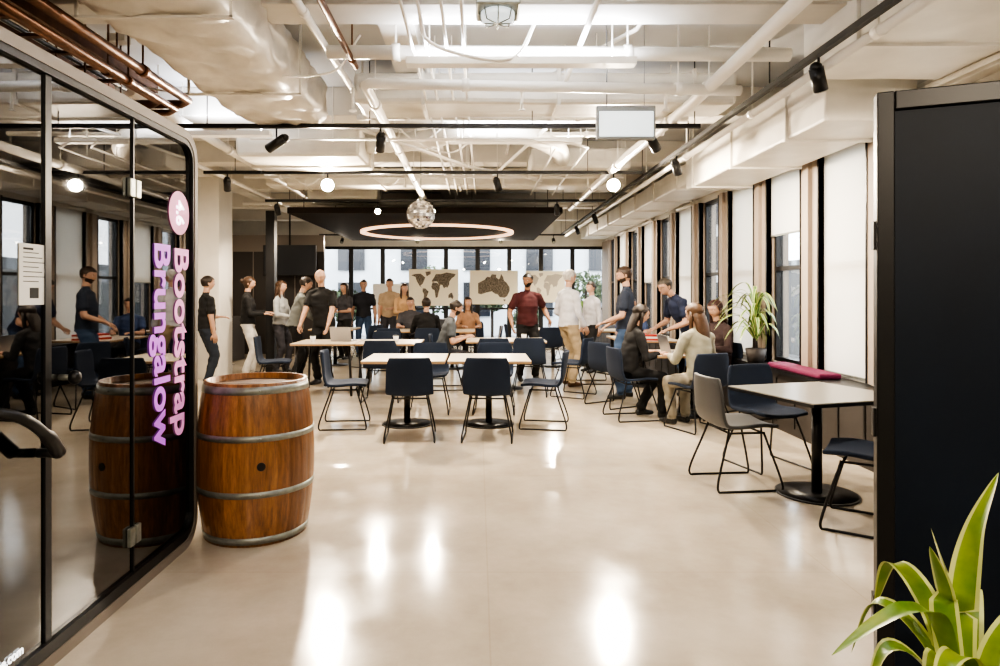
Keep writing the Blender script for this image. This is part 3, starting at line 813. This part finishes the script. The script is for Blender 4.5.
# ------------------------------------------------------------------ map boards
world = [[(-168,65),(-140,70),(-95,72),(-60,55),(-80,28),(-97,20),(-85,10),(-105,20),(-125,40),(-135,58)],
 [(-80,8),(-60,8),(-35,-6),(-48,-25),(-68,-54),(-75,-45),(-70,-18),(-81,-5)],
 [(-16,15),(-5,35),(32,31),(51,11),(40,-10),(33,-30),(18,-34),(10,0),(-8,5)],
 [(-10,36),(-10,43),(0,50),(8,58),(20,70),(60,70),(100,77),(170,70),(160,60),(140,52),(122,38),(120,24),(105,10),(98,15),(80,8),(70,22),(57,25),(45,13),(36,33),(26,38),(15,38)],
 [(-50,60),(-20,70),(-20,82),(-60,80)], [(114,-22),(114,-34),(132,-32),(147,-39),(153,-28),(142,-11),(130,-12)]]
aus = [[(114,-22),(114,-34),(118,-35),(124,-33),(131,-31.5),(135,-34.5),(138,-35),(141,-38.5),(147,-39),(150,-37),(153,-31),(153,-27),(149,-21),(146,-19),(145,-15),(142.5,-11),(141,-16),(139.5,-17.5),(136,-15),(136.5,-12),(131,-11.5),(129,-15),(125,-14.5),(122,-18),(118,-20)], [(145,-41),(148,-41),(147.5,-43.5),(146,-43)]]
def board(x, y, W, H, zc, polys, lon, lat, m, bg):
    bm = bmesh.new()
    abox(bm, -W/2, W/2, 0, .03, zc-H/2, zc+H/2, 0)
    for s in (-1, 1):
        abox(bm, s*(W/2-.03)-.015, s*(W/2-.03)+.015, .03, .05, 0, zc+H/2, 2); abox(bm, s*(W/2-.03)-.02, s*(W/2-.03)+.02, -.2, .25, 0, .03, 2)
    sx = W*.92/(lon[1]-lon[0]); sz = H*.86/(lat[1]-lat[0])
    for pl in polys:
        vs = [bm.verts.new(((a-(lon[0]+lon[1])/2)*sx, -.003, zc+(b-(lat[0]+lat[1])/2)*sz)) for a, b in pl]
        f = bm.faces.new(vs); f.material_index = 1
    finish(bm, 'map_board', [bg, m, M_BLACK], (x, y, 0))
bgm = mat('map_bg', (.86, .82, .66), .6)
M_MAPD = mat('map_dots', (.04, .035, .03), .6, noise=.9, nscale=30, alt=(.30, .26, .2))
board(-1.12, 16.4, 1.25, .92, 1.60, world, (-170, 175), (-56, 80), M_MAPD, bgm)
board(.40, 16.4, 1.22, .85, 1.60, aus, (106, 161), (-44, -10), M_MAPD, bgm)
board(1.72, 16.6, 1.0, .8, 1.62, world, (-170, 175), (-56, 80), mat('map_pale', (.45, .42, .36), .6), bgm)
board(-2.35, 17.0, .8, .8, 1.3, [], (0, 1), (0, 1), M_MAPD, M_PAPER)

# ------------------------------------------------------------------ people
def ik(a, c, l1, l2, pole):
    a, c = Vector(a), Vector(c); d = c-a; L = d.length
    mx = (l1+l2)*.995
    if L > mx: c = a+d*(mx/L); d = c-a; L = mx
    u = d.normalized(); x = (l1*l1-l2*l2+L*L)/(2*L); h = math.sqrt(max(0, l1*l1-x*x))
    p = Vector(pole); p = p-u*p.dot(u)
    if p.length < 1e-4: p = u.orthogonal()
    return a+u*x+p.normalized()*h, c

def hand(bm, w, d, pn, sgn, mi):
    d = d.normalized(); pn = (pn-d*pn.dot(d)).normalized(); s = d.cross(pn)*sgn
    tube(bm, [w-d*.02, w+d*.015, w+d*.05, w+d*.092], [(.026, .02), (.032, .018), (.042, .016), (.038, .012)], n=10, mi=mi, side=s)
    for k, L in enumerate((.072, .082, .076, .058)):
        o = w+d*.085+s*(.029-.0195*k)
        p1 = o+d*L*.45+pn*.006; p2 = p1+(d*.8+pn*.55).normalized()*L*.32; p3 = p2+(d*.45+pn*.9).normalized()*L*.26
        tube(bm, [o, p1, p2, p3], [.0092, .0085, .0078, .006], n=6, mi=mi)
    o = w+d*.025+s*.028
    p1 = o+(d*.7+s*.8).normalized()*.035+pn*.006; p2 = p1+(d+s*.3).normalized()*.03+pn*.006; p3 = p2+d*.02+pn*.003
    tube(bm, [o, p1, p2, p3], [.013, .011, .0095, .007], n=6, mi=mi)

def head_pt(d, inf=1.0):
    x, y, z = d.x*.074*inf, d.y*.094*inf, d.z*.118*inf
    if d.z < 0:
        t = -d.z
        x *= 1-.30*t*t
        if y < 0: y *= 1-.40*t
        else: y *= 1-.06*t
    else:
        q = 1+.55*d.z*(1-d.z)
        x *= q; y *= q; z *= .93
    if d.y > 0:
        fx = x; fz = z
        y += .024*math.exp(-(fx/.012)**2-((fz+.018)/.020)**2)
        y += .006*math.exp(-(fx/.04)**2-((fz-.028)/.012)**2)
        for s in (-1, 1): y -= .010*math.exp(-((fx-s*.031)/.016)**2-((fz-.008)/.012)**2)
        y += .006*math.exp(-(fx/.02)**2-((fz+.055)/.009)**2)
        y += .007*math.exp(-(fx/.022)**2-((fz+.098)/.016)**2)
    return Vector((x, y, z))

def colmat(pre, c, rough=.75):
    key = '%s_%02d_%02d_%02d' % (pre, c[0]*99, c[1]*99, c[2]*99)
    if pre in ('shirt', 'trousers'): return mat(key, c, .85, bump=.9, bscale=9, noise=.25, nscale=9)
    if pre == 'hair': return mat(key, c, .5, bump=.5, bscale=60, noise=.4, nscale=30)
    return mat(key, c, rough)

def person(name, loc, heading, H=1.75, pose='stand', shirt=(.02,.02,.02), pants=(.03,.04,.06), skin=(.46,.28,.20), hair=(.03,.02,.015), shoes=(.02,.02,.02),
           sleeve='short', hairstyle='short', beard=False, lean=0, hands=None, head=(0, 0), female=False, feet=None, glasses=False):
    k = H/1.75; F = female
    sw = .165 if F else .188
    pz = .93 if pose == 'stand' else .565/k
    ly = math.radians(lean)
    pel = Vector((0, 0, pz))
    def T(x, y, z):
        return pel+Vector((x, y*math.cos(ly)+z*math.sin(ly), z*math.cos(ly)-y*math.sin(ly)))
    bm = bmesh.new(); segs = []
    def seg(a, b, r, lab): segs.append((Vector(a), Vector(b), r, lab))
    cw = .155 if F else .172
    tube(bm, [T(0, 0, -.09), T(0, -.01, 0), T(0, 0, .10), T(0, .005, .17), T(0, .012, .32), T(0, .0, .42), T(0, -.012, .48), T(0, -.012, .52)],
         [(.12, .09), (.166 if F else .158, .112), (.148 if F else .15, .105), (.13 if F else .15, .104), (cw, .122), (cw, .108), (.12, .078), (.06, .055)], n=20, side=(1, 0, 0))
    tube(bm, [T(0, 0, -.035), T(0, 0, .05), T(0, .004, .18), T(0, .012, .30)], [(.182, .138), (.176, .132), (.160, .122), (cw+.006, .128)], n=24, side=(1, 0, 0))
    tube(bm, [T(0, -.012, .48), T(0, -.002, .56), T(0, .012, .64)], [(.058, .056), (.05, .052), (.05, .054)], n=14, side=(1, 0, 0))
    if F:
        for s in (-1, 1): ball(bm, T(s*.07, .085, .33), (.06, .05, .06))
    seg(T(0, 0, -.20), T(0, 0, -.15), .13, 1); seg(T(0, 0, .08), T(0, 0, .44), .13, 0); seg(T(-sw+.04, 0, .46), T(sw-.04, 0, .46), .07, 0)
    for sx in (-1, 1): seg(T(sx*.08, 0, .03), T(sx*.08, 0, .10), .09, 0)
    seg(T(0, 0, .55), T(0, .01, .66), .05, 2)
    tube(bm, [T(-sw, 0, .45), T(-.08, -.01, .485), T(.08, -.01, .485), T(sw, 0, .45)], [.05, .055, .055, .05], n=12)
    if hands is None: hands = ((-.28, .04, .78), (.28, .04, .78))
    handinfo = []
    for s, hp in ((-1, hands[0]), (1, hands[1])):
        sh = T(s*sw, 0, .45)
        el, wr = ik(sh, hp, .285, .25, (s*.6, -1.0, -.45))
        fa = .0 if F else .006
        tube(bm, [sh+Vector((0, 0, .01)), sh.lerp(el, .4), el], [.053+fa, .047+fa, .038+fa*.5], n=12)
        tube(bm, [el, el.lerp(wr, .35), wr], [.039+fa*.5, .038+fa*.5, .027], n=12)
        ball(bm, sh, (.054+fa,)*3); ball(bm, el, (.038+fa*.5,)*3)
        if sleeve == 'long':
            tube(bm, [sh, sh.lerp(el, .5), el], [.06, .056, .05], n=12); tube(bm, [el, el.lerp(wr, .5), el.lerp(wr, .94)], [.05, .046, .038], n=12); ball(bm, el, (.05,)*3)
            seg(sh, el, .06, 0); seg(el, wr, .045, 0)
        else:
            c1 = sh.lerp(el, .68)
            tube(bm, [sh, sh.lerp(el, .4), c1], [.062, .064, .064], n=14)
            seg(sh, sh.lerp(el, .62), .064, 0); seg(sh.lerp(el, .82), el, .045, 2); seg(el, wr, .036, 2)
        d = (wr-el).normalized()
        pn = Vector((-s, .2, 0)) if abs(d.z) > .6 else Vector((0, 0, -1))
        handinfo.append((wr, d, pn, s))
    if feet is None:
        feet = ((-.12, .05, .085), (.12, -.04, .085)) if pose == 'stand' else ((-.11, .36, .085), (.11, .40, .085))
    for s, fp in ((-1, feet[0]), (1, feet[1])):
        hp = pel+Vector((s*.088, 0, -.03))
        kn, an = ik(hp, fp, .435, .42, (s*.08, 1, .25))
        tube(bm, [hp, hp.lerp(kn, .3), hp.lerp(kn, .75), kn], [.094, .092, .074, .067], n=14)
        tube(bm, [kn, kn.lerp(an, .3), kn.lerp(an, .75), kn.lerp(an, .96)], [.067, .066, .060, .062], n=14)
        ball(bm, kn, (.067,)*3)
        fd = Vector((s*.15, 1, 0)).normalized()
        tube(bm, [an-fd*.05+Vector((0, 0, -.045)), an+fd*.04+Vector((0, 0, -.035)), an+fd*.13+Vector((0, 0, -.05)), an+fd*.19+Vector((0, 0, -.055))],
             [(.036, .036), (.042, .044), (.046, .032), (.03, .024)], n=12, side=(1, 0, 0))
        tube(bm, [an+Vector((0, 0, .02)), an+Vector((0, 0, -.05))], .04, n=10)
        seg(hp, kn, .085, 1); seg(kn, an+Vector((0, 0, .03)), .062, 1)
        seg(an-fd*.05+Vector((0, 0, -.06)), an+fd*.19+Vector((0, 0, -.06)), .05, 3)
    me = bpy.data.meshes.new('t'); bm.to_mesh(me); bm.free()
    o = bpy.data.objects.new('t', me); COL.objects.link(o)
    md = o.modifiers.new('r', 'REMESH'); md.mode = 'VOXEL'; md.voxel_size = .012
    md = o.modifiers.new('s', 'SMOOTH'); md.factor = .5; md.iterations = 3
    dg = bpy.context.evaluated_depsgraph_get(); me2 = bpy.data.meshes.new_from_object(o.evaluated_get(dg)); bpy.data.objects.remove(o)
    bm = bmesh.new(); bm.from_mesh(me2)
    sd = [(a, b-a, max(1e-9, (b-a).length_squared), r, lab) for a, b, r, lab in segs]
    for f in bm.faces:
        c = f.calc_center_median(); best = 1e9; lab = 0
        for a, ab, l2, r, lb in sd:
            t = (c-a).dot(ab)/l2; t = 0 if t < 0 else 1 if t > 1 else t
            dd = (c-a-ab*t).length-r
            if dd < best: best = dd; lab = lb
        f.material_index = lab; f.smooth = True
    for v in bm.verts:
        if v.link_faces and v.link_faces[0].material_index in (0, 1):
            v.co += v.normal*(.011*_n.noise(Vector((v.co.x*9+loc[0], v.co.y*9, v.co.z*16+loc[1]))))
    for wr, d, pn, s in handinfo: hand(bm, wr, d, pn, -s, 2)
    hc = T(0, .022, .71)
    R = Matrix.Rotation(math.radians(head[0]), 3, 'Z') @ Matrix.Rotation(math.radians(-head[1]-lean*.4), 3, 'X')
    def addshell(inf, cond, mi, off=Vector((0, 0, 0)), sub=4, rag=0):
        rr = bmesh.ops.create_icosphere(bm, subdivisions=sub, radius=1)
        dirs = {v: v.co.copy().normalized() for v in rr['verts']}
        kill = []
        for f in {f for v in rr['verts'] for f in v.link_faces}:
            cd = sum((dirs[v] for v in f.verts), Vector())/3
            if not cond(cd): kill.append(f)
            else: f.material_index = mi; f.smooth = True
        for v in rr['verts']:
            q = inf+rag*_n.noise(dirs[v]*4+Vector((loc[0], loc[1], 0)))
            v.co = hc+R @ (head_pt(dirs[v], q)+off)
        bmesh.ops.delete(bm, geom=kill, context='FACES')
    addshell(1.0, lambda d: True, 2)
    def hl(front, back):
        def c(d):
            t = max(0, min(1, (d.y+.1)/.65)); t = t*t*(3-2*t)
            return d.z > back*(1-t)+front*t
        return c
    if hairstyle == 'short': addshell(1.09, hl(.46, -.38), 4, Vector((0, -.003, .003)), rag=.06)
    elif hairstyle == 'bald': addshell(1.012, lambda d: d.y < .0 and -.35 < d.z < .35, 4)
    else: addshell(1.12, hl(.52, -.8), 4, Vector((0, -.004, .003)), rag=.04)
    if beard: addshell(1.035, lambda d: d.z < -.42+.2*abs(d.x) and d.y > .0 and not (abs(d.x) < .28 and -.56 < d.z < -.42), 4, Vector((0, .003, -.002)))
    for s in (-1, 1):
        ball(bm, hc+R @ Vector((s*.031, .0765, .008)), (.0125, .008, .0085), 6, 1, R)
        ball(bm, hc+R @ Vector((s*.031, .0835, .008)), (.005, .003, .005), 5, 1, R)
        tube(bm, [hc+R @ Vector((s*.018, .093, .026)), hc+R @ Vector((s*.045, .082, .027))], .003, n=5, mi=4)
        ball(bm, hc+R @ Vector((s*.076, -.008, -.005)), (.008, .017, .030), 2, 2, R)
    tube(bm, [hc+R @ Vector((-.022, .083, -.056)), hc+R @ Vector((0, .092, -.056)), hc+R @ Vector((.022, .083, -.056))], [.002, .0045, .002], n=6, mi=7)
    if glasses:
        for s in (-1, 1):
            P = [hc+R @ Vector((s*.031+.02*math.cos(a*.524), .1, .006+.016*math.sin(a*.524))) for a in range(13)]
            tube(bm, P, .002, n=4, mi=5); tube(bm, [hc+R @ Vector((s*.05, .1, .01)), hc+R @ Vector((s*.077, 0, .012))], .002, n=4, mi=5)
    if hairstyle == 'long':
        tube(bm, [hc+R @ Vector((0, -.03, .04)), hc+R @ Vector((0, -.065, -.06)), hc+R @ Vector((0, -.085, -.17)), hc+R @ Vector((0, -.09, -.29)), hc+R @ Vector((0, -.085, -.36))],
             [(.07, .06), (.086, .05), (.088, .04), (.075, .03), (.035, .015)], n=16, mi=4, side=(1, 0, 0))
        for s in (-1, 1): tube(bm, [hc+R @ Vector((s*.062, -.01, .04)), hc+R @ Vector((s*.080, -.005, -.06)), hc+R @ Vector((s*.082, .01, -.2)), hc+R @ Vector((s*.07, .03, -.28))], [.024, .022, .02, .008], n=8, mi=4)
    if hairstyle == 'bun': ball(bm, hc+R @ Vector((0, -.12, .02)), (.04, .04, .045), 4)
    if not F:
        P = [T(.062*math.cos(a*.524), -.012+.06*math.sin(a*.524), .50-.012*math.sin(a*.524)) for a in range(13)]
        tube(bm, P, .012, n=6, mi=0)
    for v in bm.verts: v.co *= k
    mats = [colmat('shirt', shirt), colmat('trousers', pants), colmat('skin', skin, .55), colmat('shoe', shoes, .4), colmat('hair', hair, .5), M_BLACK, colmat('eye', (.8, .8, .8), .3), colmat('lip', (skin[0]*.75, skin[1]*.5, skin[2]*.5), .5)]
    return finish(bm, name, mats, (loc[0], loc[1], 0), math.radians(heading))

DEN = (.05, .09, .17); BLK = (.012, .012, .013)
GREYH = (.5, .48, .45); BRN = (.06, .03, .015)
person('man_standing', (2.05, 9.0), 75, 1.82, shirt=(.025, .035, .06), pants=DEN, hair=(.05, .03, .02), beard=True, hands=((-.15, .26, 1.02), (.17, .22, .98)), head=(10, 12))
person('man_standing', (1.42, 10.2), -60, 1.82, shirt=(.62, .62, .66), pants=(.42, .33, .21), hair=GREYH, sleeve='long', hands=((-.2, .2, 1.0), (.24, .12, .9)), head=(-10, 8), shoes=(.08, .04, .02), glasses=True)
person('man_standing', (.82, 10.8), 195, 1.78, shirt=(.07, .015, .018), pants=BLK, hair=(.01, .008, .006), beard=True, skin=(.34, .19, .12), hands=((-.34, .10, 1.0), (.30, .12, .92)), head=(-45, 5))
person('woman_standing', (-4.02, 11.35), -75, 1.74, shirt=BLK, pants=(.62, .60, .56), hair=BRN, sleeve='long', hairstyle='bun', female=True, hands=((-.08, .30, 1.12), (.10, .28, 1.10)), head=(0, 8))
person('man_standing', (-4.22, 10.1), -50, 1.72, shirt=BLK, pants=(.03, .04, .06), hands=((-.12, .24, 1.1), (.22, .05, .85)))
person('woman_standing', (-3.62, 11.9), -100, 1.68, shirt=(.35, .36, .36), pants=(.04, .04, .05), hairstyle='long', hair=BRN, female=True, sleeve='long', hands=((-.15, .28, 1.1), (.15, .28, 1.08)))
person('man_standing', (-2.98, 10.6), -75, 1.74, shirt=(.17, .18, .17), pants=BLK, sleeve='long', lean=12, hands=((-.2, .4, .98), (.16, .42, .98)), head=(10, 12))
person('man_standing', (-2.45, 10.35), 165, 1.84, shirt=BLK, pants=BLK, hairstyle='bald', skin=(.50, .31, .22), lean=8, hands=((-.25, .38, .84), (.2, .4, .84)), head=(20, 15))
person('woman_standing', (-2.95, 14.4), 150, 1.68, shirt=(.06, .06, .07), pants=BLK, hairstyle='long', female=True, hands=((-.1, .3, 1.1), (.12, .3, 1.1)))
person('man_standing', (-2.62, 14.9), 190, 1.76, shirt=(.02, .022, .03), pants=DEN, glasses=True)
person('man_standing', (-1.98, 14.6), 170, 1.78, shirt=(.42, .32, .22), pants=(.05, .05, .06), hands=((-.1, .3, 1.1), (.22, .1, .85)))
person('woman_standing', (-1.6, 14.1), 200, 1.66, shirt=(.55, .36, .20), pants=(.08, .08, .1), hairstyle='long', hair=BRN, female=True, sleeve='long', hands=((-.1, .3, 1.1), (.12, .3, 1.1)))
person('woman_standing', (2.1, 12.0), 120, 1.66, shirt=(.45, .45, .48), pants=BLK, hairstyle='short', female=True, sleeve='long')
def seated(name, x, y, h, **kw):
    a = math.radians(h); chair(x, y, h)
    kw.setdefault('hands', ((-.15, .36, .80), (.15, .36, .80)))
    person(name, (x-(-math.sin(a))*.07, y-math.cos(a)*.07), h, kw.pop('H', 1.72), pose='sit', **kw)
seated('woman_seated', 1.80, 7.6, -80, shirt=BLK, pants=BLK, hairstyle='long', hair=(.02, .012, .008), female=True, sleeve='long', lean=14, head=(-5, 8), feet=((-.1, .22, .09), (.1, .42, .085)), H=1.66)
seated('woman_seated', 2.36, 7.0, 22, shirt=(.32, .31, .24), pants=(.30, .27, .21), hairstyle='long', hair=(.09, .045, .02), female=True, sleeve='long', lean=8, head=(15, 5), H=1.68)
seated('woman_seated', 3.0, 8.2, 120, shirt=(.05, .03, .03), pants=BLK, hairstyle='long', hair=(.05, .02, .015), female=True, sleeve='long', lean=5, head=(0, 10))
person('man_standing', (2.98, 9.05), 100, 1.78, shirt=(.02, .03, .07), pants=DEN, hair=(.06, .05, .04), lean=32, hands=((-.2, .45, .95), (.2, .45, .95)), head=(10, 5), glasses=True)
seated('man_seated', -.48, 9.95, -85, shirt=(.08, .09, .10), pants=(.04, .04, .05), lean=16, beard=True, head=(10, 12))
seated('man_seated', -.95, 11.9, 10, shirt=BLK, pants=BLK, sleeve='long')
seated('woman_seated', -.2, 13.4, 190, shirt=(.35, .2, .12), pants=BLK, female=True, hairstyle='long', sleeve='long')
seated('man_seated', 2.65, 11.2, 170, shirt=(.05, .08, .18), pants=BLK)
seated('man_seated', -1.4, 13.4, 180, shirt=(.07, .07, .08), pants=BLK)

# ------------------------------------------------------------------ world, camera, look
wd = bpy.data.worlds.new('World'); S.world = wd; wd.use_nodes = True
bg = wd.node_tree.nodes['Background']; bg.inputs['Color'].default_value = (.94, .96, 1.0, 1); bg.inputs['Strength'].default_value = 7.0
cam = bpy.data.cameras.new('cam'); co = bpy.data.objects.new('camera', cam); COL.objects.link(co)
co.location = (0, 0, 1.46); co.rotation_euler = (math.pi/2, 0, 0)
cam.sensor_width = 36; cam.lens = 650/1000*36; cam.shift_x = .022; cam.shift_y = -.040
S.camera = co
S.view_settings.view_transform = 'AgX'
try: S.view_settings.look = 'AgX - High Contrast'
except Exception: pass
S.view_settings.exposure = 0.4
